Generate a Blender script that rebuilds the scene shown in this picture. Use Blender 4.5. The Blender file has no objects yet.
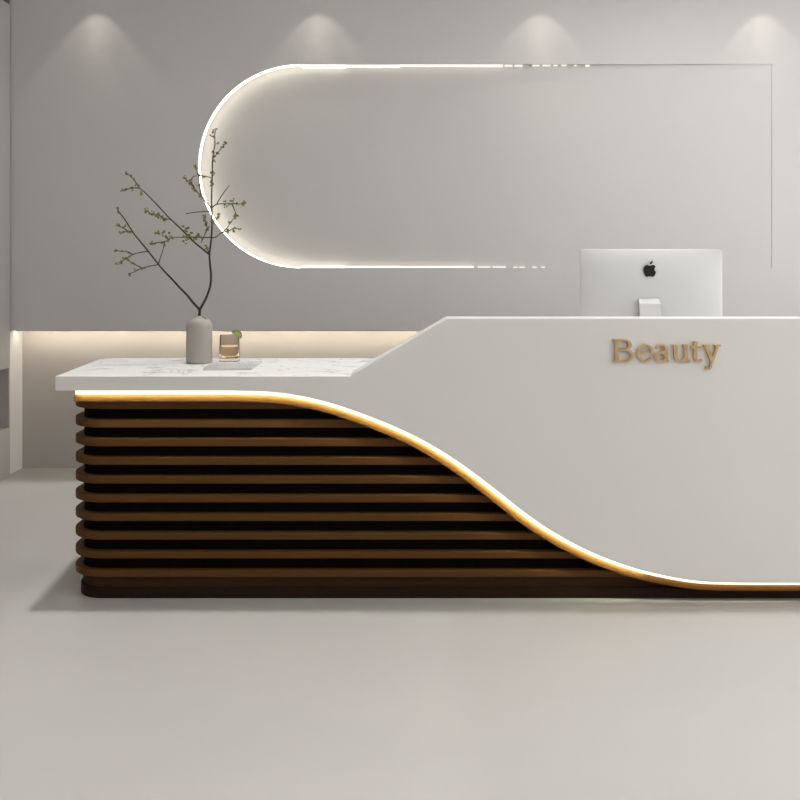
import bpy, bmesh, math, random
from mathutils import Vector, Matrix
random.seed(7)
S = bpy.context.scene
COL = S.collection
F = 885.0; CX = 400.0; HY = 265.0; CZ = 1.316      # focal length in pixels, vanishing point, eye height

def P(x, y, d):                                     # point of the place seen at (x, y), d metres away
    return Vector(((x-CX)*d/F, d, CZ-(y-HY)*d/F))

# ------------------------------------------------------------------ materials
def mat(name, col, rough=.5, spec=.5, metal=0.0, **kw):
    m = bpy.data.materials.new(name); m.use_nodes = True
    b = m.node_tree.nodes['Principled BSDF']
    b.inputs['Base Color'].default_value = (*col, 1)
    b.inputs['Roughness'].default_value = rough
    b.inputs['Specular IOR Level'].default_value = spec
    b.inputs['Metallic'].default_value = metal
    for k, v in kw.items():
        b.inputs[k.replace('_', ' ')].default_value = v
    return m

def noise_mat(name, c1, c2, scale=2.0, stretch=(1, 1, 1), rough=.5, spec=.5, detail=4, bump=0.0, lo=.3, hi=.7, metal=0.0, bscale=None):
    m = mat(name, c1, rough, spec, metal); nt = m.node_tree; n = nt.nodes; l = nt.links
    b = n['Principled BSDF']
    tc = n.new('ShaderNodeTexCoord'); mp = n.new('ShaderNodeMapping'); mp.inputs['Scale'].default_value = stretch
    nz = n.new('ShaderNodeTexNoise'); nz.inputs['Scale'].default_value = scale; nz.inputs['Detail'].default_value = detail
    rp = n.new('ShaderNodeValToRGB')
    rp.color_ramp.elements[0].position = lo; rp.color_ramp.elements[0].color = (*c1, 1)
    rp.color_ramp.elements[1].position = hi; rp.color_ramp.elements[1].color = (*c2, 1)
    l.new(tc.outputs['Object'], mp.inputs['Vector']); l.new(mp.outputs['Vector'], nz.inputs['Vector'])
    l.new(nz.outputs['Fac'], rp.inputs['Fac']); l.new(rp.outputs['Color'], b.inputs['Base Color'])
    if bump:
        bp = n.new('ShaderNodeBump'); bp.inputs['Strength'].default_value = bump; bp.inputs['Distance'].default_value = .004
        n2 = n.new('ShaderNodeTexNoise'); n2.inputs['Scale'].default_value = bscale or scale*12; n2.inputs['Detail'].default_value = 5
        l.new(mp.outputs['Vector'], n2.inputs['Vector'])
        l.new(n2.outputs['Fac'], bp.inputs['Height']); l.new(bp.outputs['Normal'], b.inputs['Normal'])
    return m

def emit(name, col, strength):
    m = bpy.data.materials.new(name); m.use_nodes = True; nt = m.node_tree
    nt.nodes.clear()
    e = nt.nodes.new('ShaderNodeEmission'); e.inputs['Color'].default_value = (*col, 1); e.inputs['Strength'].default_value = strength
    o = nt.nodes.new('ShaderNodeOutputMaterial'); nt.links.new(e.outputs[0], o.inputs[0])
    return m

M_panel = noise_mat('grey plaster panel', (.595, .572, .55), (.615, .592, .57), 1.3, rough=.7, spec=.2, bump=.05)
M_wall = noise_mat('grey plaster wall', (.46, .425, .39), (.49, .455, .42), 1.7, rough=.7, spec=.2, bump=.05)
M_white = noise_mat('white plaster', (.70, .68, .65), (.73, .71, .68), 2.0, rough=.6, spec=.3)
M_ceil = mat('white ceiling paint', (.8, .79, .77), .8, .2)
M_floor = noise_mat('pale microcement', (.385, .372, .355), (.41, .397, .38), .9, rough=.42, spec=.35, detail=6, bump=.04, bscale=30)
M_shell = noise_mat('white stone front', (.665, .655, .625), (.685, .675, .645), 1.2, rough=.38, spec=.4)
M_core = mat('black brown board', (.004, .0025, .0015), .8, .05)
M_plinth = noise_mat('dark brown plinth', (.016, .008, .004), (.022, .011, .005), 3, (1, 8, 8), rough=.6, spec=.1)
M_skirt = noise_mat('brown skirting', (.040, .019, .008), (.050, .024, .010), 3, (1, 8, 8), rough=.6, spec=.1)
M_led = emit('warm strip diffuser', (1, .93, .74), 1.35)
M_ledback = emit('warm diodes facing the slats', (1, 1.08, .72), 105)
M_ledlow = emit('dimmer diodes near the floor', (1, .92, .62), 34)
M_cove = emit('warm cove strip', (1, .90, .75), 22)
M_ringA = emit('soft white ring strip', (1, .93, .80), 5.0)
M_ringB = emit('soft white straight strip', (1, .92, .82), 1.5)
M_ringM = emit('soft white strip near the curve', (1, .92, .82), 2.6)
M_ringC = emit('soft white end dots', (1, .93, .86), .95)

def marble():
    m = mat('white veined marble', (.9, .895, .88), .22, .45); nt = m.node_tree; n = nt.nodes; l = nt.links
    b = n['Principled BSDF']
    tc = n.new('ShaderNodeTexCoord'); mp = n.new('ShaderNodeMapping'); mp.inputs['Rotation'].default_value = (0, 0, .5)
    mp.inputs['Scale'].default_value = (1, 1.7, 1)
    nz = n.new('ShaderNodeTexNoise'); nz.inputs['Scale'].default_value = 3.2; nz.inputs['Detail'].default_value = 8
    nz.inputs['Distortion'].default_value = 1.1
    mth = n.new('ShaderNodeMath'); mth.operation = 'SUBTRACT'; mth.inputs[1].default_value = .5
    ab = n.new('ShaderNodeMath'); ab.operation = 'ABSOLUTE'
    rp = n.new('ShaderNodeValToRGB')
    rp.color_ramp.elements[0].position = 0; rp.color_ramp.elements[0].color = (.50, .49, .48, 1)
    rp.color_ramp.elements[1].position = .016; rp.color_ramp.elements[1].color = (.9, .895, .88, 1)
    l.new(tc.outputs['Object'], mp.inputs['Vector']); l.new(mp.outputs['Vector'], nz.inputs['Vector'])
    l.new(nz.outputs['Fac'], mth.inputs[0]); l.new(mth.outputs[0], ab.inputs[0]); l.new(ab.outputs[0], rp.inputs['Fac'])
    l.new(rp.outputs['Color'], b.inputs['Base Color'])
    return m
M_marble = marble()

def wood():
    m = noise_mat('walnut slat', (.080, .034, .0105), (.100, .0435, .0135), 5, (1, 25, 25), rough=.5, spec=.07, detail=8)
    return m
M_wood = wood()

# ------------------------------------------------------------------ mesh helpers
def link(name, bm, mats, parent=None, smooth=False, bevel=0, seg=2, loc=None):
    bmesh.ops.recalc_face_normals(bm, faces=bm.faces)
    me = bpy.data.meshes.new(name); bm.to_mesh(me); bm.free()
    o = bpy.data.objects.new(name, me); COL.objects.link(o)
    for m in (mats if isinstance(mats, (list, tuple)) else [mats]):
        me.materials.append(m)
    if smooth:
        for p in me.polygons: p.use_smooth = True
    if bevel:
        b = o.modifiers.new('bevel', 'BEVEL'); b.width = bevel; b.segments = seg; b.limit_method = 'ANGLE'; b.angle_limit = math.radians(40)
    if loc is not None:                             # world-coordinate mesh: put the origin at loc
        me.transform(Matrix.Translation(-Vector(loc))); o.location = loc
    if parent is not None:
        o.parent = parent
        if loc is None:
            me.transform(Matrix.Translation(-parent.matrix_basis.translation))
        else:
            o.location = Vector(loc)-parent.matrix_basis.translation
    return o

def box(bm, x0, x1, y0, y1, z0, z1):
    v = [bm.verts.new((x, y, z)) for z in (z0, z1) for y in (y0, y1) for x in (x0, x1)]
    for f in ((0, 1, 3, 2), (4, 5, 7, 6), (0, 1, 5, 4), (2, 3, 7, 6), (0, 2, 6, 4), (1, 3, 7, 5)):
        bm.faces.new([v[i] for i in f])

def prism(bm, pts, a, b, plane='XZ'):               # polygon extruded from a to b along the third axis
    def mk(p, t):
        return (p[0], t, p[1]) if plane == 'XZ' else (p[0], p[1], t)
    A = [bm.verts.new(mk(p, a)) for p in pts]; B = [bm.verts.new(mk(p, b)) for p in pts]
    bm.faces.new(A); bm.faces.new(B[::-1])
    n = len(pts); side = []
    for i in range(n):
        side.append(bm.faces.new((A[i], A[(i+1) % n], B[(i+1) % n], B[i])))
    return side

def ribbon(bm, path, off, a, b, plane='XZ', closed=False):
    """strip between a path and its offset copy (off may be a pair), extruded a..b"""
    o1, o2 = off
    n = len(path); nr = []
    for i in range(n):
        p = path[max(i-1, 0)] if not closed else path[i-1]
        q = path[min(i+1, n-1)] if not closed else path[(i+1) % n]
        d = Vector((q[0]-p[0], q[1]-p[1])).normalized(); nr.append((-d.y, d.x))
    def mk(p, t): return (p[0], t, p[1]) if plane == 'XZ' else (p[0], p[1], t)
    rows = []
    for i in range(n):
        p = path[i]; k = nr[i]
        c1 = (p[0]+k[0]*o1, p[1]+k[1]*o1); c2 = (p[0]+k[0]*o2, p[1]+k[1]*o2)
        rows.append([bm.verts.new(mk(c1, a)), bm.verts.new(mk(c2, a)), bm.verts.new(mk(c2, b)), bm.verts.new(mk(c1, b))])
    m = n if closed else n-1
    for i in range(m):
        r, s = rows[i], rows[(i+1) % n]
        for k in range(4):
            bm.faces.new((r[k], r[(k+1) % 4], s[(k+1) % 4], s[k]))
    if not closed:
        bm.faces.new(rows[0]); bm.faces.new(rows[-1][::-1])

def tube(bm, pts, radii, seg=8):
    pts = [Vector(p) for p in pts]; rings = []
    for i, p in enumerate(pts):
        t = (pts[min(i+1, len(pts)-1)]-pts[max(i-1, 0)]).normalized()
        u = t.cross(Vector((0, 1, .13))).normalized(); w = t.cross(u).normalized()
        r = radii[i] if isinstance(radii, (list, tuple)) else radii
        rings.append([bm.verts.new(p+(u*math.cos(2*math.pi*k/seg)+w*math.sin(2*math.pi*k/seg))*r) for k in range(seg)])
    for a, b in zip(rings, rings[1:]):
        for k in range(seg):
            bm.faces.new((a[k], a[(k+1) % seg], b[(k+1) % seg], b[k]))
    bm.faces.new(rings[0][::-1]); bm.faces.new(rings[-1])

def lathe(bm, prof, cx, cy, seg=48, facet=None):
    rings = []
    for r, z in prof:
        if r < 1e-5: rings.append([bm.verts.new((cx, cy, z))]); continue
        ring = []
        for k in range(seg):
            a = 2*math.pi*k/seg
            rr = r*(facet(a, z) if facet else 1)
            ring.append(bm.verts.new((cx+rr*math.cos(a), cy+rr*math.sin(a), z)))
        rings.append(ring)
    for a, b in zip(rings, rings[1:]):
        if len(a) == 1 and len(b) == 1: continue
        for k in range(seg):
            k2 = (k+1) % seg
            if len(a) == 1: bm.faces.new((a[0], b[k2], b[k]))
            elif len(b) == 1: bm.faces.new((a[k], a[k2], b[0]))
            else: bm.faces.new((a[k], a[k2], b[k2], b[k]))

def tag(o, label=None, cat=None, group=None, kind=None):
    if label: o['label'] = label
    if cat: o['category'] = cat
    if group: o['group'] = group
    if kind: o['kind'] = kind
    return o
def empty(name, loc, label, cat, group=None):
    o = bpy.data.objects.new(name, None); COL.objects.link(o); o.location = loc; o.empty_display_size = .1
    return tag(o, label, cat, group)

def catmull(pts, n=8):
    out = []; P_ = [pts[0]]+list(pts)+[pts[-1]]
    for i in range(1, len(P_)-2):
        p0, p1, p2, p3 = [Vector(p) for p in P_[i-1:i+3]]
        for k in range(n):
            t = k/n
            out.append(.5*((2*p1)+(-p0+p2)*t+(2*p0-5*p1+4*p2-p3)*t*t+(-p0+3*p1-3*p2+p3)*t**3))
    out.append(Vector(pts[-1])); return out

# ------------------------------------------------------------------ the room
XL, XR, YF, YB, ZC = -2.9, 4.2, -2.6, 5.74, 3.10
def struct(name, bm, m, label, **k):
    return tag(link(name, bm, m, **k), label, kind='structure')
bm = bmesh.new(); box(bm, XL-.1, XR+.1, YF-.1, YB+.1, -.1, 0); struct('floor', bm, M_floor, 'smooth pale grey microcement floor')
bm = bmesh.new(); box(bm, XL-.1, XR+.1, YF-.1, YB+.1, ZC, ZC+.1); struct('ceiling', bm, M_ceil, 'plain white ceiling')
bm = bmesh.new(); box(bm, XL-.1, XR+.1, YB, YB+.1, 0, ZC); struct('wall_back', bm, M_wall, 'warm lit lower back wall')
bm = bmesh.new(); box(bm, XL-.1, XL, YF, YB, 0, ZC); struct('wall_left', bm, M_white, 'left side wall')
bm = bmesh.new(); box(bm, XL-.1, XR+.1, YF-.1, YF, 0, ZC); struct('wall_front', bm, M_white, 'wall behind the viewer')
# right wall with a long window opening
WY0, WY1, WZ0, WZ1 = -.6, 5.0, .5, 2.8
bm = bmesh.new()
box(bm, XR, XR+.1, YF, WY0, 0, ZC); box(bm, XR, XR+.1, WY1, YB, 0, ZC)
box(bm, XR, XR+.1, WY0, WY1, 0, WZ0); box(bm, XR, XR+.1, WY0, WY1, WZ1, ZC)
struct('wall_right', bm, M_white, 'right side wall around the window')
M_frame = mat('window frame white', (.7, .7, .7), .4)
w = bpy.data.objects.new('window_1', None); COL.objects.link(w); w.location = (XR, (WY0+WY1)/2, WZ0); tag(w, 'long window in the right wall', kind='structure')
bm = bmesh.new()
for a in range(4):
    y = WY0+.03+(WY1-WY0-.06)*a/3
    box(bm, XR+.02, XR+.08, y-.025, y+.025, WZ0, WZ1)
box(bm, XR+.02, XR+.08, WY0, WY1, WZ0, WZ0+.05); box(bm, XR+.02, XR+.08, WY0, WY1, WZ1-.05, WZ1)
link('window_frame', bm, M_frame, w)
# left return beside the lit recess
bm = bmesh.new(); box(bm, XL, -2.45, 5.500, YB, 0, .905); struct('trim_1', bm, M_white, 'pale return at the end of the lit wall recess')

# upper wall panel with the stadium shaped recess
PY, PT = 5.50, .055
def PX(x): return (x-CX)*PY/F
def PZ(y): return CZ-(y-HY)*PY/F
R = 102*PY/F; cxx = PX(300); czz = PZ(166)
xr = PX(772); zt = czz+R; zb = czz-R
def RD(x):                                           # the recess grows shallower towards its square right end
    t_ = (x-(cxx-R))/(xr-(cxx-R)); return .078*(1-t_)+.003*t_
NA = 64
arc = [(cxx+R*math.cos(math.pi/2+math.pi*k/NA), czz+R*math.sin(math.pi/2+math.pi*k/NA)) for k in range(NA+1)]
hole = [(xr, zt)]+arc+[(xr, zb)]
px0, px1, pz0, pz1 = -2.425, XR, .91, ZC
outer = [(px0, pz0), (px1, pz0), (px1, pz1), (px0, pz1)]
bm = bmesh.new()
# front skin around the recess, built from strips so that it stays flat
def quad(a, b, c, d, y=PY): bm.faces.new([bm.verts.new((p[0], y, p[1])) for p in (a, b, c, d)])
quad((px0, pz1), (px1, pz1), (px1, zt), (px0, zt)); quad((px0, zb), (px1, zb), (px1, pz0), (px0, pz0))
quad((xr, zt), (px1, zt), (px1, zb), (xr, zb))
for a, b in zip(arc, arc[1:]):
    quad((px0, a[1]), a, b, (px0, b[1]))
# rim and recessed field
for a, b in zip(hole, hole[1:]+hole[:1]):
    bm.faces.new([bm.verts.new(v) for v in ((a[0], PY, a[1]), (b[0], PY, b[1]), (b[0], PY+RD(b[0]), b[1]), (a[0], PY+RD(a[0]), a[1]))])
bm.faces.new([bm.verts.new((p[0], PY+RD(p[0]), p[1])) for p in hole])
# body behind
for q in (((px0, PY, pz0), (px1, PY, pz0), (px1, YB, pz0), (px0, YB, pz0)), ((px0, PY, pz0), (px0, YB, pz0), (px0, YB, pz1), (px0, PY, pz1)),
          ((px0, PY, pz1), (px1, PY, pz1), (px1, YB, pz1), (px0, YB, pz1))):
    bm.faces.new([bm.verts.new(v) for v in q])
bmesh.ops.remove_doubles(bm, verts=bm.verts, dist=1e-5)
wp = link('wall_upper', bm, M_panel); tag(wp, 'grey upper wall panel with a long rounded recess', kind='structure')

# light strips of the recess: one thing
ring = empty('recess_light', (cxx, PY+PT, czz), 'glowing white light strip outlining the rounded recess on the upper wall', 'wall light')
e = .007
bm = bmesh.new(); ribbon(bm, [Vector(p) for p in arc], (.0, e), PY+.016, PY+.040)
o = link('light_strip', bm, M_ringA, ring); o['label'] = 'bright curved light strip'
def strip(x0, x1, top, m, hh=.012):
    bm = bmesh.new(); z = zt if top else zb
    d_ = RD(PX(x1))-.002
    if top: box(bm, PX(x0), PX(x1), PY+d_*.4, PY+d_, z-hh, z-.001)
    else: box(bm, PX(x0), PX(x1), PY+d_*.4, PY+d_, z+.001, z+hh)
    o = link('light_strip', bm, m, ring); return o
strip(301, 345, True, M_ringM); strip(301, 345, False, M_ringM); strip(345, 400, True, M_ringB); strip(345, 400, False, M_ringB)
strip(400, 503, True, M_ringB, .010); strip(400, 474, False, M_ringB, .010)
for a, b in ((505, 513), (515, 523)): strip(a, b, True, M_ringC, .010)
for a, b in ((533, 540), (543, 551), (554, 558), (562, 567)): strip(a, b, True, M_ringC, .008)
strip(586, 590, True, M_ringC, .012); strip(575, 577, True, M_ringC, .008)
for a, b in ((478, 491), (493, 506)): strip(a, b, False, M_ringC, .010)
for a, b in ((514, 518), (520, 525), (533, 537), (542, 545)): strip(a, b, False, M_ringC, .008)

# cove strip under the panel
cv = empty('cove_light', (0, 5.64, .905), 'warm hidden light strip under the upper wall panel', 'wall light')
bm = bmesh.new(); box(bm, -2.425, XR-.02, 5.62, 5.635, .898, .9095); link('light_strip', bm, M_cove, cv)
bm = bmesh.new(); box(bm, -2.43, XR-.02, 5.60, 5.62, .898, .9095); link('strip_channel', bm, M_white, cv)

# ------------------------------------------------------------------ cabinet on the left
M_cab = noise_mat('greige cabinet board', (.43, .405, .385), (.45, .425, .405), 2, rough=.6, spec=.25)
cab = empty('side_cabinet', (-2.66, 4.3, 0), 'tall greige built-in side cabinet with an open niche at the left wall', 'cabinet')
X0, X1, Y0, Y1, CT = XL+.01, -2.42, 3.1, 5.492, 2.93
nz0, nz1, ny1 = .31, .68, 5.475
bm = bmesh.new()
box(bm, X0, X1, Y0, Y1, 0, nz0); box(bm, X0, X1, Y0, Y1, nz1, CT); box(bm, X0, X1, ny1, Y1, nz0, nz1); box(bm, X0, X1, Y0, Y0+.03, nz0, nz1)
box(bm, X0, X0+.02, Y0+.03, ny1, nz0, nz1)
link('body', bm, M_cab, cab)
for a in (3.13, 4.31):
    bm = bmesh.new(); box(bm, X1, X1+.004, a+.004, a+1.16, nz1+.02, CT-.02)
    link('door', bm, M_cab, cab)

# ------------------------------------------------------------------ reception desk
desk = empty('reception_desk', (.6, 3.75, 0), 'long white stone reception desk with curved front edge over dark wooden slats', 'reception desk')
DF = 3.40
RE = 2.55                                            # right end
curve_px = [(230, 390.6), (245, 390.9), (262, 391.2), (277.5, 392.4), (294, 394.6), (310, 397.6), (326, 401.6), (342.5, 406.6), (359, 412.4), (375, 418.4),
            (391, 425), (407.5, 432.2), (424, 440.6), (440, 449.8), (455, 459.4), (470, 470.0), (485, 481.2), (500, 492.9), (515, 505), (530, 516.6), (545, 527),
            (560, 536), (575, 544.4), (590, 551.6), (605, 558), (620, 563.6), (635, 568.4), (650, 572.4), (665, 575.8), (680, 578.6), (695, 581), (712, 582.4), (740, 583), (800, 583)]
def xz(x, y, d=DF): p = P(x, y, d); return (p.x, p.z)
cpts = [xz(*p) for p in curve_px]
sm = [tuple(v) for v in catmull([Vector(p) for p in cpts], 4)]
for _ in range(12):
    sm = [sm[0]]+[(b[0]*.5+(a[0]+c[0])*.25, b[1]*.5+(a[1]+c[1])*.25) for a, b, c in zip(sm, sm[1:], sm[2:])]+[sm[-1]]
edge = [(-1.325, cpts[0][1]), (-1.0, cpts[0][1])] + sm + [(RE, cpts[-1][1])]
TOP = .889; HI = xz(450, 318.4)[1]
dA = xz(350, 376.4); dB = xz(447, 318.4)
bm = bmesh.new()
ol = edge+[(RE, HI), (dB[0], HI), (dA[0], TOP), (-1.325, TOP)]
side = prism(bm, ol, DF, DF+.03)
for f in side:                                       # the worktop's marble shows on the upper edge of the low part
    f.normal_update()
    if all(abs(v.co.z-TOP) < 1e-4 for v in f.verts): f.material_index = 1
link('front_panel', bm, [M_shell, M_marble], desk, bevel=.0025)
# worktop
bm = bmesh.new()
lb = (-1.365, 4.06)
prism(bm, [(-1.325, DF+.03), (RE, DF+.03), (RE, 4.35), (.15, 4.35), (.15, 4.06), (lb[0]+.05, lb[1]), (lb[0]+.015, lb[1]-.015), (lb[0], lb[1]-.05)], cpts[0][1], TOP, 'XY')
o = link('worktop', bm, M_marble, desk, bevel=.0025); o['label'] = 'white marble worktop with faint grey veins'
# raised ledge behind the high part
bm = bmesh.new()
k = .026
prism(bm, [(dA[0], TOP), (dB[0], HI), (RE, HI), (RE, HI-k), (dB[0]+k*.3, HI-k), (dA[0]+k*1.9, TOP)], DF+.03, DF+.13)
o = link('raised_ledge', bm, M_shell, desk, bevel=.0025)
bm = bmesh.new(); box(bm, RE-.03, RE, DF+.03, DF+.13, TOP, HI-k); box(bm, RE-.03, RE, DF+.10, 4.33, 0, cpts[0][1]); link('end_panel', bm, M_shell, desk)
# strip light under the curved edge
L0 = -1.259
led_path = [(L0, edge[0][1])]+[p for p in edge if p[0] > L0+.01 and p[0] < RE-.03]+[(RE-.035, edge[-1][1])]
xs_ = P(650, 0, DF).x
bm = bmesh.new(); ribbon(bm, [p for p in led_path if p[0] <= xs_], (-.018, -.005), DF+.0405, DF+.0408); link('diode_strip', bm, M_ledback, desk)
bm = bmesh.new(); ribbon(bm, [p for p in led_path if p[0] > xs_], (-.018, -.006), DF+.0405, DF+.0408); link('diode_strip', bm, M_ledlow, desk)
bm = bmesh.new(); ribbon(bm, led_path, (-.019, .004), DF+.032, DF+.040)
o = link('light_strip', bm, M_led, desk)
bm = bmesh.new(); ribbon(bm, [(L0-.014, edge[0][1])]+led_path[1:], (-.050, .0), DF+.053, DF+.074); link('glow_backing', bm, M_wood, desk)  # wooden band added behind the strip to catch its gold glow
o = [c for c in desk.children if c.name.startswith('light_strip')][0]
o['label'] = 'warm glowing light strip under the curved edge'

def plan(inset, r, y0, yb=4.0, xl=-1.318, n=14):
    """left side and front of a body seen from above, with one rounded corner"""
    xl += inset; y0 += inset
    pts = [(xl, yb)]
    for i in range(n+1):
        a = math.pi+ (math.pi/2)*i/n
        pts.append((xl+r+r*math.cos(a), y0+r+r*math.sin(a)))
    pts.append((RE-.035, y0)); return pts
SL = DF+.080
for i in range(10):
    yt = 418.3+18.7*(i-1); yb_ = yt+9.4
    yt += .0085*(yt-HY)
    if i == 0: yt = 396
    z1 = CZ-(yt-HY)*SL/F; z0 = CZ-(yb_-HY)*SL/F
    bm = bmesh.new(); ribbon(bm, [Vector(p) for p in plan(0, .14, SL)], (.0, .032), z0, z1, 'XY')
    o = link('slat', bm, M_wood, desk, bevel=.003)
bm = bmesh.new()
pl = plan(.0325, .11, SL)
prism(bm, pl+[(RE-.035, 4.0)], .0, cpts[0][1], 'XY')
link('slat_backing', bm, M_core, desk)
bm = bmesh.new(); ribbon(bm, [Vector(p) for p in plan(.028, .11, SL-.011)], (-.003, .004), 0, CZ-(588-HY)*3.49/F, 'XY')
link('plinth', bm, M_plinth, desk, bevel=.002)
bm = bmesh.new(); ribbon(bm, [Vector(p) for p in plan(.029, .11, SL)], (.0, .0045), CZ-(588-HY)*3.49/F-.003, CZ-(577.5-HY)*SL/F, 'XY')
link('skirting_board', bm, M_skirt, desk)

# lettering: strokes with serifs, each letter a raised piece of brass
M_brass = noise_mat('brushed brass', (.50, .33, .17), (.60, .41, .22), 40, rough=.42, spec=.5, metal=.35)
def bez(p0, p1, p2, p3, n=10):
    return [((1-t)**3*p0[0]+3*(1-t)**2*t*p1[0]+3*(1-t)*t*t*p2[0]+t**3*p3[0], (1-t)**3*p0[1]+3*(1-t)**2*t*p1[1]+3*(1-t)*t*t*p2[1]+t**3*p3[1]) for t in [i/n for i in range(n+1)]]
def circ(cx, cy, rx, ry, a0, a1, n=20):
    return [(cx+rx*math.cos(math.radians(a0+(a1-a0)*i/n)), cy+ry*math.sin(math.radians(a0+(a1-a0)*i/n))) for i in range(n+1)]
# coordinates in units of cap height 1, width function gives contrast between upright and level strokes
def stroke(bm, pts, w0, w1, dy):
    n = len(pts); L = []; Rr = []
    for i, p in enumerate(pts):
        a = pts[max(i-1, 0)]; b = pts[min(i+1, n-1)]
        d = Vector((b[0]-a[0], b[1]-a[1])).normalized()
        w = w0+(w1-w0)*abs(d.x)                      # w0: upright strokes, w1: level strokes
        L.append((p[0]-d.y*w/2, p[1]+d.x*w/2)); Rr.append((p[0]+d.y*w/2, p[1]-d.x*w/2))
    y0, y1 = DF-.012-dy, DF
    for i in range(n-1):
        q = [L[i], L[i+1], Rr[i+1], Rr[i]]
        A = [bm.verts.new((x, y0, z)) for x, z in q]; B = [bm.verts.new((x, y1, z)) for x, z in q]
        bm.faces.new(A); bm.faces.new(B[::-1])
        bm.faces.new((A[0], A[1], B[1], B[0])); bm.faces.new((A[2], A[3], B[3], B[2]))
        if i == 0: bm.faces.new((A[3], A[0], B[0], B[3]))
        if i == n-2: bm.faces.new((A[1], A[2], B[2], B[1]))
T, t = .17, .085
G = {
 'B': [([(.16, 0), (.16, 1)], T, T), ([(0, .04), (.45, .04)], t, t), ([(0, .96), (.45, .96)], t, t),
       ([(.42, .96)]+circ(.42, .745, .23, .215, 90, -90)+[(.2, .53)], T, t), ([(.2, .53), (.46, .53)]+circ(.46, .285, .27, .245, 90, -90), T, t)],
 'e': [(circ(.33, .33, .27, .30, 0, 325), T*.95, t), ([(.1, .36), (.60, .36)], t*.7, t*.7)],
 'a': [([(.10, .53)]+circ(.29, .46, .19, .17, 150, 0, 10)+[(.48, .10)]+circ(.56, .12, .07, .08, 180, 300, 6), T*.9, t),
       (circ(.27, .19, .19, .155, 20, 340), T*.9, t), ([(.27, .37), (.48, .40)], t, t)],
 'u': [([(.02, .61), (.17, .61)], t, t), ([(.15, .64), (.15, .2)]+circ(.32, .2, .17, .165, 180, 330, 10)+[(.54, .2)], T, t),
       ([(.55, .65), (.55, .03)], T, T), ([(.42, .61), (.56, .61)], t, t), ([(.55, .04), (.70, .04)], t, t)],
 't': [([(.17, .84), (.17, .2)]+circ(.31, .19, .14, .155, 180, 320, 10), T, t), ([(.0, .60), (.42, .60)], t, t)],
 'y': [([(.12, .62), (.36, .06)], T, T), ([(.60, .62), (.30, -.14)]+circ(.2, -.13, .12, .12, -10, -150, 8), t*1.3, t), ([(0, .61), (.26, .61)], t, t), ([(.46, .61), (.72, .61)], t, t)],
}
capz = 22.5*DF/F
base_z = CZ-(361.8-HY)*DF/F
xs = {'B': 612.2, 'e': 636.6, 'a': 653.0, 'u': 671.0, 't': 690.2, 'y': 702.6}
LS = 1.2
wid = {'B': 1.17, 'e': 1.12, 'a': 1.16, 'u': 1.16, 't': 1.18, 'y': 1.06}
for n_, ch in enumerate('Beauty'):
    bm = bmesh.new()
    for j, (pts, w0, w1) in enumerate(G[ch]):
        x0 = (xs[ch]-CX)*DF/F
        q = [(x0+p[0]*capz*wid[ch], base_z+p[1]*capz*(1.02 if ch == 'B' else 1.10 if ch == 't' else LS)) for p in pts]
        stroke(bm, q, w0*capz, w1*capz, .0004*j)
    o = link('letter', bm, M_brass, desk); o['label'] = 'raised brass letter %s' % ch

# ------------------------------------------------------------------ computer on the worktop
M_alu = mat('silver aluminium', (.60, .595, .58), .5, .35, .1)
M_black = mat('black gloss', (.004, .004, .004), .3, .5)
DM = 3.99
cxm = P(651, 0, DM).x; wz1 = P(0, 249, DM).z; W = 142*DM/F; H = .44
cz = wz1-H/2
mon = empty('desktop_computer', (cxm, DM, TOP), 'silver all-in-one desktop computer seen from behind, above the raised ledge of the desk', 'computer')
bm = bmesh.new()
nx, nzv = 48, 32
def bulge(u, v): return .004+.030*max(0, (1-abs(u)**2.6))**.8*max(0, (1-abs(v)**2.6))**.8
rc = .012
grid = []
for j in range(nzv+1):
    row = []
    for i in range(nx+1):
        u = math.sin((i/nx-.5)*math.pi*.98)/math.sin(.49*math.pi); v = math.sin((j/nzv-.5)*math.pi*.98)/math.sin(.49*math.pi)
        x = u*W/2; z = v*H/2
        ex = max(0, abs(x)-(W/2-rc)); ez = max(0, abs(z)-(H/2-rc))
        if ex > 0 and ez > 0:
            dd = math.hypot(ex, ez); mx = max(ex, ez)
            s = mx/dd; x = math.copysign(W/2-rc+ex*s, x); z = math.copysign(H/2-rc+ez*s, z)
        row.append((x, z, bulge(u, v)))
    grid.append(row)
Fv = [[bm.verts.new((cxm+x, DM-b, cz+z)) for x, z, b in r] for r in grid]
Bv = [[bm.verts.new((cxm+x, DM+.006, cz+z)) for x, z, b in r] for r in grid]
for j in range(nzv):
    for i in range(nx):
        bm.faces.new((Fv[j][i], Fv[j][i+1], Fv[j+1][i+1], Fv[j+1][i]))
        bm.faces.new((Bv[j][i], Bv[j+1][i], Bv[j+1][i+1], Bv[j][i+1]))
for i in range(nx):
    bm.faces.new((Fv[0][i], Bv[0][i], Bv[0][i+1], Fv[0][i+1])); bm.faces.new((Fv[nzv][i], Fv[nzv][i+1], Bv[nzv][i+1], Bv[nzv][i]))
for j in range(nzv):
    bm.faces.new((Fv[j][0], Fv[j+1][0], Bv[j+1][0], Bv[j][0])); bm.faces.new((Fv[j][nx], Bv[j][nx], Bv[j+1][nx], Fv[j+1][nx]))
o = link('housing', bm, M_alu, mon, smooth=True); 
md = o.modifiers.new('edge', 'EDGE_SPLIT'); md.split_angle = math.radians(50)
bm = bmesh.new(); box(bm, cxm-W/2+.012, cxm+W/2-.012, DM+.0062, DM+.0085, cz-H/2+.07, cz+H/2-.012)
o = link('screen', bm, M_black, mon); o['label'] = 'black glass screen'
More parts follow.
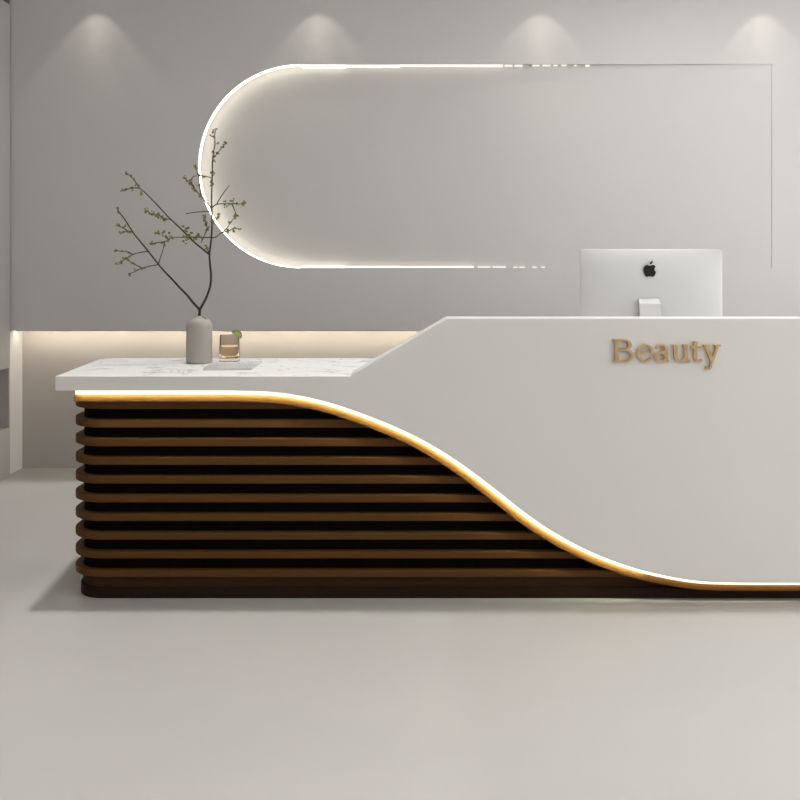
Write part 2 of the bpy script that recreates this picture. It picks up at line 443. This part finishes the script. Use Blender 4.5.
# stand: bent plate, neck towards the viewer's side, foot on the worktop
nw = .0445; sx = P(650.6, 0, DM-.07).x
prof = [(DM-.032, P(0, 300, DM-.06).z+.001), (DM-.044, P(0, 300.6, DM-.06).z), (DM-.054, P(0, 304, DM-.06).z), (DM-.080, TOP+.05), (DM-.083, TOP+.02), (DM-.075, TOP+.0055), (DM-.055, TOP+.0045), (DM+.09, TOP+.0045)]
bm = bmesh.new()
th = .0045; rows = []
for i, (y, z) in enumerate(prof):
    a = prof[max(i-1, 0)]; b = prof[min(i+1, len(prof)-1)]
    d = Vector((b[0]-a[0], b[1]-a[1])).normalized(); nrm = Vector((-d.y, d.x))
    w_ = nw*(1+.06*min(1, i/3))
    y1, z1 = y+nrm.x*th, z+nrm.y*th; y2, z2 = y-nrm.x*th, z-nrm.y*th
    rows.append([bm.verts.new((sx-w_, y1, z1)), bm.verts.new((sx+w_, y1, z1)), bm.verts.new((sx+w_*1.02, y2, z2)), bm.verts.new((sx-w_, y2, z2))])
for r, s in zip(rows, rows[1:]):
    for q in range(4): bm.faces.new((r[q], r[(q+1) % 4], s[(q+1) % 4], s[q]))
bm.faces.new(rows[0]); bm.faces.new(rows[-1][::-1])
link('stand', bm, M_alu, mon, bevel=.0015)
# emblem: bitten apple with a leaf
lg = P(650.6, 0, DM-.045).x; lz = P(0, 270.6, DM-.045).z; s = 6.2*DM/F
def apple():
    pts = []
    right = catmull([Vector(p) for p in [(0, .80), (.22, .86), (.5, .93), (.78, .82), (.93, .62)]], 5)
    bite = [Vector((1.12+.42*math.cos(math.radians(a)), .22+.42*math.sin(math.radians(a)))) for a in range(125, 246, 12)]
    low = catmull([Vector(p) for p in [(.97, -.20), (.86, -.55), (.62, -.93), (.38, -1.0), (.15, -.92), (0, -.89), (-.15, -.92), (-.38, -1.0), (-.62, -.93), (-.88, -.5), (-1.0, 0), (-.97, .45), (-.75, .80), (-.45, .93), (-.2, .86)]], 5)
    return right+bite+low
bm = bmesh.new()
yl = DM-.0352
prism(bm, [(lg+p.x*s, lz+p.y*s*.98) for p in apple()], yl-.0008, yl+.004)
leaf = [(0, 1.02), (.02, 1.28), (.20, 1.50), (.44, 1.60), (.44, 1.36), (.27, 1.12)]
prism(bm, [(lg+x*s, lz+z*s*.98) for x, z in leaf], yl-.0008, yl+.004)
o = link('logo', bm, M_black, mon); o['label'] = 'black bitten apple emblem'

# ------------------------------------------------------------------ vase
VD = 3.86; vx = P(199.3, 0, VD).x; q = VD/F
M_vase = noise_mat('matt stoneware', (.325, .30, .27), (.355, .33, .30), 6, rough=.6, spec=.3, bump=.08)
vase = empty('vase', (vx, VD, TOP), 'matt grey-beige stoneware bottle vase at the left end of the marble worktop', 'vase')
zt_ = TOP+47.2*q
bm = bmesh.new()
r_ = 12.9*q
prof = [(0, TOP+.0005), (r_*.93, TOP+.0005), (r_*.985, TOP+.003), (r_, TOP+.010), (r_, zt_-12*q), (r_*.985, zt_-9.5*q), (r_*.93, zt_-7*q), (r_*.80, zt_-4.6*q), (r_*.62, zt_-3*q), (r_*.46, zt_-2*q), (r_*.38, zt_-1.2*q),
        (r_*.36, zt_-.2*q), (r_*.33, zt_), (r_*.28, zt_-.3*q), (r_*.27, zt_-2*q), (r_*.6, zt_-6*q), (r_*.86, zt_-14*q), (r_*.9, TOP+.012), (0, TOP+.010)]
lathe(bm, prof, vx, VD, 56)
link('body', bm, M_vase, vase, smooth=True)
bm = bmesh.new()
hp = [Vector((vx+x*q, VD-.006*i/6-.012, zt_+z*q)) for i, (x, z) in enumerate([(2.6, -2.2), (4.0, -.8), (5.6, -1.0), (7.0, -2.4), (8.0, -4.2), (8.2, -6.4), (7.2, -7.6)])]
tube(bm, catmull(hp, 4), 1.0*q, 10)
link('handle', bm, M_vase, vase, smooth=True)

# ------------------------------------------------------------------ branches in the vase
M_bark = noise_mat('dark bark', (.020, .017, .014), (.045, .038, .030), 60, rough=.8, spec=.2)
M_twig = noise_mat('greenish twig bark', (.075, .068, .045), (.11, .10, .07), 60, rough=.8, spec=.2)
def leafmat():
    m = noise_mat('young leaves', (.10, .125, .035), (.26, .27, .11), 45, rough=.55, spec=.3, lo=.35, hi=.62)
    return m
M_leaf = leafmat()
def depth(x, y, sgn):                                # branches lean a little towards and away from the viewer
    return VD+sgn*((309-y)*.0009)+.02*math.sin(x*.21+y*.07)*min(1, (312-y)/60)
def bpt(x, y, sgn): return P(x, y, depth(x, y, sgn))
def make_branch(label, main, r0, r1, twigs, leaves, sgn):
    b = empty('branch', bpt(199.4, 309, sgn), label, 'branch', None)
    b.location = (vx, VD, zt_-.02)
    bm = bmesh.new()
    pts = catmull([bpt(x, y, sgn) for x, y in main[0]], 5)
    base = [Vector((vx, VD, TOP+.03)), Vector((vx, VD, zt_-.01))]
    base[0].x += .012*sgn; base[1].x += .003*sgn; base[0].y += .01*sgn
    pts = base+pts
    n = len(pts)
    tube(bm, pts, [r0+(r1-r0)*(i/(n-1))**.7 for i in range(n)], 8)
    for m in main[1:]:
        p2 = catmull([bpt(x, y, sgn) for x, y in m], 5); n = len(p2)
        tube(bm, p2, [r0*.62+(r1-r0*.62)*(i/(n-1)) for i in range(n)], 7)
    link('stem', bm, M_bark, b, smooth=True)
    for tw in twigs:
        bm = bmesh.new()
        p2 = catmull([bpt(x, y, sgn) for x, y in tw], 4); n = len(p2)
        tube(bm, p2, [.0027+(.0016-.0027)*(i/(n-1)) for i in range(n)], 6)
        link('twig', bm, M_twig, b, smooth=True)
    bm = bmesh.new()
    for (x, y) in leaves:
        for k in range(3):
            c = bpt(x+random.gauss(0, .9), y+random.gauss(0, .9), sgn)+Vector((0, random.uniform(-.012, .012), 0))
            L = random.uniform(.009, .017); w_ = L*random.uniform(.28, .42)
            a = Vector((random.uniform(-1, 1), random.uniform(-.7, .7), random.uniform(-.3, 1))).normalized()
            u = a.cross(Vector((random.uniform(-.4, .4), 1, random.uniform(-.4, .4)))).normalized(); nn = a.cross(u)
            # pointed leaf, folded along its midrib
            P0 = c-a*L*.5; P1 = c+a*L*.5; Lf = c+u*w_+nn*w_*.35; Rt = c-u*w_+nn*w_*.35; Lf2 = c+a*L*.25+u*w_*.75+nn*w_*.3; Rt2 = c+a*L*.25-u*w_*.75+nn*w_*.3
            mid = c+a*L*.2; vv = [bm.verts.new(p) for p in (P0, Lf, Lf2, P1, Rt2, Rt, mid)]
            th_ = nn*.0009; v2 = [bm.verts.new(p-th_) for p in (P0, Lf, Lf2, P1, Rt2, Rt, mid)]
            for f in ((0, 1, 6), (1, 2, 6), (2, 3, 6), (3, 4, 6), (4, 5, 6), (5, 0, 6)):
                bm.faces.new([vv[i] for i in f]); bm.faces.new([v2[i] for i in f[::-1]])
            for i in range(6): bm.faces.new((vv[i], v2[i], v2[(i+1) % 6], vv[(i+1) % 6]))
    me_o = link('leaves', bm, M_leaf, b); me_o['label'] = 'small young green leaves and buds'
    return b
A_main = [[(199.4, 314), (199.2, 309.4), (193, 302.5), (187, 295), (180, 288), (173.3, 280.5), (165, 272), (158.1, 264), (147, 249.6), (139, 240), (132.5, 231.5), (124.5, 219), (119, 212), (117.4, 207.5)]]
A_tw = [[(158.3, 264), (161, 256), (163.6, 247.5)], [(150, 244.5), (158, 242.5), (165, 241.5), (170, 238.5), (173, 237)], [(163.6, 247.5), (165, 241.5)],
        [(157.5, 264.8), (148, 266.5), (142, 268.3), (135, 271.5), (128.5, 274.5)], [(142, 268.3), (137, 265.5), (131, 262.5), (127, 258)],
        [(148.5, 251.5), (141, 252.3), (133, 254.5), (127, 258), (118.5, 263.5)], [(133, 254.5), (127, 251.5), (121, 251.5), (117, 250)],
        [(133, 232.5), (128, 231), (121, 232.6)], [(128, 231), (123, 228), (117, 225)]]
A_lv = [(117.3, 208), (118.5, 212), (117.5, 225), (121, 232.8), (124, 231.8), (124, 228), (128, 231.5), (158, 233.5), (159, 232.5), (164, 232.5), (164.5, 236), (167.5, 238), (172, 238), (170.5, 235.5), (169, 241), (163, 243.5), (165, 245.5), (151, 243.5), (154, 243.8),
        (116.5, 251), (122, 250.8), (127, 252.5), (118, 263.5), (122, 261.5), (124.5, 259.5), (127.5, 260), (131, 255.5), (133, 263), (128.5, 274.2), (136, 270), (143, 268), (120, 262.5)]
make_branch('slender dark branch in the vase leaning left with sparse young leaves', A_main, .0064, .0022, A_tw, A_lv, -1)
B_main = [[(199.6, 314), (200, 309.4), (203.5, 303), (206.5, 297), (210.2, 286), (211, 275), (210, 264), (209.5, 254.4), (210.8, 243), (211.8, 232), (212, 220), (211.8, 208), (211.6, 196), (212, 184), (212.2, 172), (212.6, 160), (213.5, 152), (215, 144), (214.6, 137), (215.5, 129.5)],
          [(209.4, 254.4), (202, 248.5), (194, 242), (187, 235), (180, 228), (173.5, 222), (167.5, 216), (156.3, 204), (145, 192.6), (141, 189.5), (138, 186)]]
B_tw = [[(139.5, 188), (134, 188), (129, 188.8), (122.5, 190.5)], [(139, 187), (134, 180), (130.5, 176), (125.5, 173)],
        [(212, 208), (216, 204.5), (225, 203.6), (234, 203.5), (241, 204), (245.5, 202)], [(216.5, 204.5), (222, 195), (229.5, 185)], [(211.5, 211), (204, 211.6), (195, 212.3), (185.5, 213.8)],
        [(207.5, 229), (204, 236), (201, 243)], [(207.5, 229), (206, 223), (203.5, 215.5)], [(209.3, 226), (208, 229)], [(211.5, 237.3), (203, 237.5), (192, 237), (180, 237.4), (172, 237)],
        [(211.5, 237.7), (216, 237), (221, 233), (227, 228), (231, 221.5), (236, 216)], [(221, 233), (228, 231), (234.5, 228.3), (240.5, 229.5)], [(232, 204), (234.5, 210), (236.5, 215)],
        [(211.8, 208), (206, 202), (201, 196), (195, 189.5), (191, 184.5), (186, 178.5)], [(201, 196), (199.6, 186), (198.5, 176), (196, 168.5)], [(198.5, 175.8), (204, 176), (211.8, 178)], [(195, 189), (191, 181), (193.5, 176.5), (196.5, 176)],
        [(213, 158), (217.5, 153), (222, 147.5), (225.5, 143)], [(214.8, 138), (212, 136.5), (210, 135.5)], [(212, 222), (216, 219.5), (219, 214)], [(165, 219), (158, 215), (150, 213), (145.5, 209.5)], [(165, 219), (170, 219.5)], [(208.5, 252), (206.5, 246)]]
B_lv = [(122.5, 190.5), (125, 189.5), (131, 188.5), (138, 186), (125.8, 173.2), (130.5, 176), (133.6, 180), (142, 194.5), (146, 209.5), (147, 211), (150.5, 214), (153, 213), (156, 215.5), (158.5, 214), (159, 217), (162, 217.5), (164.5, 219), (166, 220.5),
        (183, 226.5), (187, 228.5), (186.5, 232), (191, 233), (189.5, 236), (186, 239), (185.5, 242), (190, 238.5), (197.5, 235), (198.5, 237), (196, 238.5), (201, 238), (206.5, 246), (207.5, 248.5), (184, 236), (193, 240),
        (203.5, 216), (204.5, 218.5), (205, 221), (206.5, 224), (207.5, 229), (218.7, 214), (217.5, 217.5), (216, 219), (225, 205.5), (224.5, 201), (233, 199.5), (232, 203), (237.5, 203.5), (244.5, 202.5), (243, 205), (228, 203.8),
        (236, 214), (238, 215.5), (235.5, 217.5), (234, 217), (230, 222), (227.5, 231.3), (228, 229.5), (235, 227.8), (234, 230), (240, 229.5),
        (184.5, 177.5), (187, 180), (190.5, 184), (191, 179), (193.5, 187.5), (196, 191), (199.5, 194.5), (200.8, 196.5), (204, 199), (196, 166.5), (196.5, 169), (198, 173), (199, 176), (204.3, 176), (199, 186),
        (215.6, 129.5), (213.5, 132.5), (210, 135.6), (215, 136.5), (216, 143), (213, 152.5), (217.5, 153), (222, 147.5), (224, 143), (226, 143), (213, 161), (212.5, 171), (212.5, 174), (212, 180), (212, 184), (212, 187), (211.5, 222), (212.5, 224), (214.5, 156)]
make_branch('upright forked dark branch in the vase, its tips crossing the glowing recess edge', B_main, .0064, .0020, B_tw, B_lv, 1)

# ------------------------------------------------------------------ tumbler with lime
M_glass = mat('clear glass', (.96, .90, .84), .03, .5, 0, Transmission_Weight=1.0, IOR=1.08)
M_drink = mat('pale amber drink', (1, .88, .70), .02, .5, 0, Transmission_Weight=1.0, IOR=1.12)
GD = 3.905; gx = P(229.5, 0, GD).x; g = GD/F
tum = empty('drinking_glass', (gx, GD, TOP), 'clear tumbler of pale amber drink standing on the marble worktop right of the vase', 'glass')
fac = lambda a, z: 1-.02*abs(math.sin(a*5))
bm = bmesh.new(); R1 = 10.6*g; zt2 = TOP+27*g
lathe(bm, [(0, TOP+.0005), (R1*.92, TOP+.0005), (R1*.99, TOP+.004), (R1, TOP+.012), (R1*.90, zt2-.002), (R1*.885, zt2), (R1*.86, zt2-.001), (R1*.93, TOP+.020), (R1*.87, TOP+.016), (0, TOP+.015)], gx, GD, 60, fac)
link('tumbler', bm, M_glass, tum, smooth=True)
bm = bmesh.new(); R2 = R1*.925
zl = TOP+15.5*g
lathe(bm, [(0, TOP+.0155), (R2*.90, TOP+.0168), (R2*.995, TOP+.0205), (R2*.96, zl), (0, zl)], gx, GD, 60, fac)
o = link('drink', bm, M_drink, tum, smooth=False); o['label'] = 'pale amber liquid'
# lime wedge hooked on the rim
M_lime = noise_mat('lime peel', (.10, .17, .02), (.15, .24, .03), 50, rough=.4, spec=.4)
M_pulp = noise_mat('lime flesh', (.24, .32, .06), (.34, .42, .11), 50, rough=.35, spec=.4)
lw = empty('lime_wedge', (gx+7.5*g, GD-.01, zt2), 'green lime wedge hooked on the rim of the tumbler', 'lime')
def half_disc(bm, r, th, flat, mi):
    N = 20; A = []; B = []
    for i in range(N+1):
        a = math.pi*i/N
        A.append(bm.verts.new((r*math.cos(a), -th/2*flat, r*math.sin(a)))); B.append(bm.verts.new((r*math.cos(a), th/2*flat, r*math.sin(a))))
    for f in (A, B[::-1]):
        bm.faces.new(f)
    for i in range(N): bm.faces.new((A[i], A[i+1], B[i+1], B[i]))
    bm.faces.new((A[N], A[0], B[0], B[N]))
rot = Matrix.Translation((gx+5.2*g+.008, GD-.012, zt2-.002)) @ Matrix.Rotation(math.radians(38), 4, 'Y') @ Matrix.Rotation(math.radians(20), 4, 'Z')
bm = bmesh.new(); half_disc(bm, 5.9*g, .016, 1, 0); bmesh.ops.transform(bm, matrix=rot, verts=bm.verts)
link('peel', bm, M_lime, lw, bevel=.003, seg=3)
bm = bmesh.new(); half_disc(bm, 4.7*g, .019, 1, 0); bmesh.ops.transform(bm, matrix=rot, verts=bm.verts)
o = link('flesh', bm, M_pulp, lw, bevel=.001); o['label'] = 'paler green lime flesh'
# ribbed tray in front of the tumbler
M_tray = noise_mat('frosted ribbed glass', (.72, .72, .73), (.90, .90, .90), 25, (1, 3, 1), rough=.15, spec=.6)
M_tray.node_tree.nodes['Principled BSDF'].inputs['Transmission Weight'].default_value = .45
tb = [P(x, y, 1) for x, y in ()]
tray = empty('glass_tray', (P(232, 0, 3.72).x, 3.72, TOP), 'low pale ribbed glass tray lying in front of the tumbler', 'tray')
def onTop(x, y): d = (CZ-TOP)*F/(y-HY); return Vector(((x-CX)*d/F, d))
c1, c2, c3, c4 = onTop(203, 370.6), onTop(252, 370.2), onTop(262, 363.2), onTop(214, 364.6)
bm = bmesh.new(); NR = 52
rows = []
for i in range(NR+1):
    u = i/NR; row = []
    for j in range(9):
        v = j/8
        p = (c1.lerp(c2, u)).lerp(c4.lerp(c3, u), v)
        edge_ = 1 if (i in (0, NR) or j in (0, 8)) else 0
        h = .0045+.0038*math.sin(i*math.pi/2)*(1 if 0 < j < 8 else 0)+(.005 if (i <= 1 or i >= NR-1 or j in (0, 8)) else 0)
        row.append((bm.verts.new((p.x, p.y, TOP+h)), bm.verts.new((p.x, p.y, TOP+.0006))))
    rows.append(row)
for i in range(NR):
    for j in range(8):
        a, b, c, d = rows[i][j], rows[i+1][j], rows[i+1][j+1], rows[i][j+1]
        bm.faces.new((a[0], b[0], c[0], d[0])); bm.faces.new((d[1], c[1], b[1], a[1]))
for i in range(NR):
    for j in (0, 8): bm.faces.new((rows[i][j][0], rows[i][j][1], rows[i+1][j][1], rows[i+1][j][0]))
for j in range(8):
    for i in (0, NR): bm.faces.new((rows[i][j][0], rows[i][j+1][0], rows[i][j+1][1], rows[i][j][1]))
link('dish', bm, M_tray, tray)

# ------------------------------------------------------------------ ceiling downlights, added area lights, daylight
M_trimw = mat('white lamp trim', (.8, .8, .8), .4)
M_bulb = emit('downlight lens', (1, .93, .84), 3)
SY = PY-.15
def lamp(kind, name, loc, energy, col, rot=(0, 0, 0), **k):
    d = bpy.data.lights.new(name, kind); d.energy = energy; d.color = col
    for a, b in k.items(): setattr(d, a, b)
    o = bpy.data.objects.new(name, d); COL.objects.link(o); o.location = loc; o.rotation_euler = rot
    return o
names = ['leftmost', 'second from the left', 'third from the left', 'rightmost']
for i, x in enumerate((97, 318, 540, 762)):
    X = (x-CX)*PY/F
    t_ = empty('ceiling_downlight', (X, SY, ZC), 'small round downlight over the wall, %s of four' % names[i], 'downlight', 'downlights washing the back wall')
    bm = bmesh.new(); lathe(bm, [(.030, ZC-.001), (.044, ZC-.001), (.045, ZC-.004), (.043, ZC-.007), (.030, ZC-.007), (.030, ZC-.001)], X, SY, 32); link('trim_ring', bm, M_trimw, t_, smooth=True)
    bm = bmesh.new(); lathe(bm, [(0, ZC-.003), (.029, ZC-.003), (.029, ZC-.001), (0, ZC-.001)], X, SY, 32); link('lens', bm, M_bulb, t_)
    lamp('SPOT', 'downlight_beam', (X, SY, ZC-.02), 2.6, (1, .95, .88), spot_size=math.radians(76), spot_blend=.35, shadow_soft_size=.012)
    lamp('SPOT', 'downlight_beam', (X, SY, ZC-.02), 2.0, (1, .95, .88), (math.radians(14), 0, 0), spot_size=math.radians(34), spot_blend=.9, shadow_soft_size=.012)
# unseen area lights added overhead; narrow spread drops shadows almost straight down
for a in range(4):
    for b in range(4):
        lamp('AREA', 'overhead_area', (-1.95+1.6*a, .1+1.55*b, ZC-.15), [3.5, 4.7, 4.2, 3.4][a], (1, .985, .965), (math.radians(-2.5), math.radians(6.0), 0), shape='RECTANGLE', size=1.6, size_y=1.55, spread=math.radians(5))
# unseen fill lights added to brighten the back wall and the desk front
lamp('AREA', 'wall_fill', (1.7, 3.7, ZC-.05), 17, (1, .985, .965), (0, 0, 0), shape='RECTANGLE', size=1.6, size_y=2.6)
lamp('AREA', 'front_fill', (.8, .6, ZC-.05), 38, (1, .98, .955), (0, 0, 0), shape='RECTANGLE', size=4.5, size_y=2.4)
# daylight through the right-hand window
lamp('AREA', 'window_daylight', (XR+.11, (WY0+WY1)/2, (WZ0+WZ1)/2), 96, (.97, .985, 1), (0, math.radians(90), 0), shape='RECTANGLE', size=WZ1-WZ0, size_y=WY1-WY0)

# ------------------------------------------------------------------ world, camera, view
wd = bpy.data.worlds.new('World'); S.world = wd; wd.use_nodes = True
wd.node_tree.nodes['Background'].inputs[0].default_value = (.9, .95, 1, 1); wd.node_tree.nodes['Background'].inputs[1].default_value = 1.0
cd = bpy.data.cameras.new('camera'); cam = bpy.data.objects.new('camera', cd); COL.objects.link(cam)
cam.location = (0, 0, CZ); cam.rotation_euler = (math.radians(90), 0, 0)
cd.sensor_width = 36; cd.lens = F/800*36; cd.shift_x = 0; cd.shift_y = -(400-HY)/800; cd.clip_start = .05
S.camera = cam
S.view_settings.view_transform = 'Standard'; S.view_settings.look = 'None'; S.view_settings.gamma = 1; S.view_settings.exposure = 0.07
S.view_settings.use_curve_mapping = False
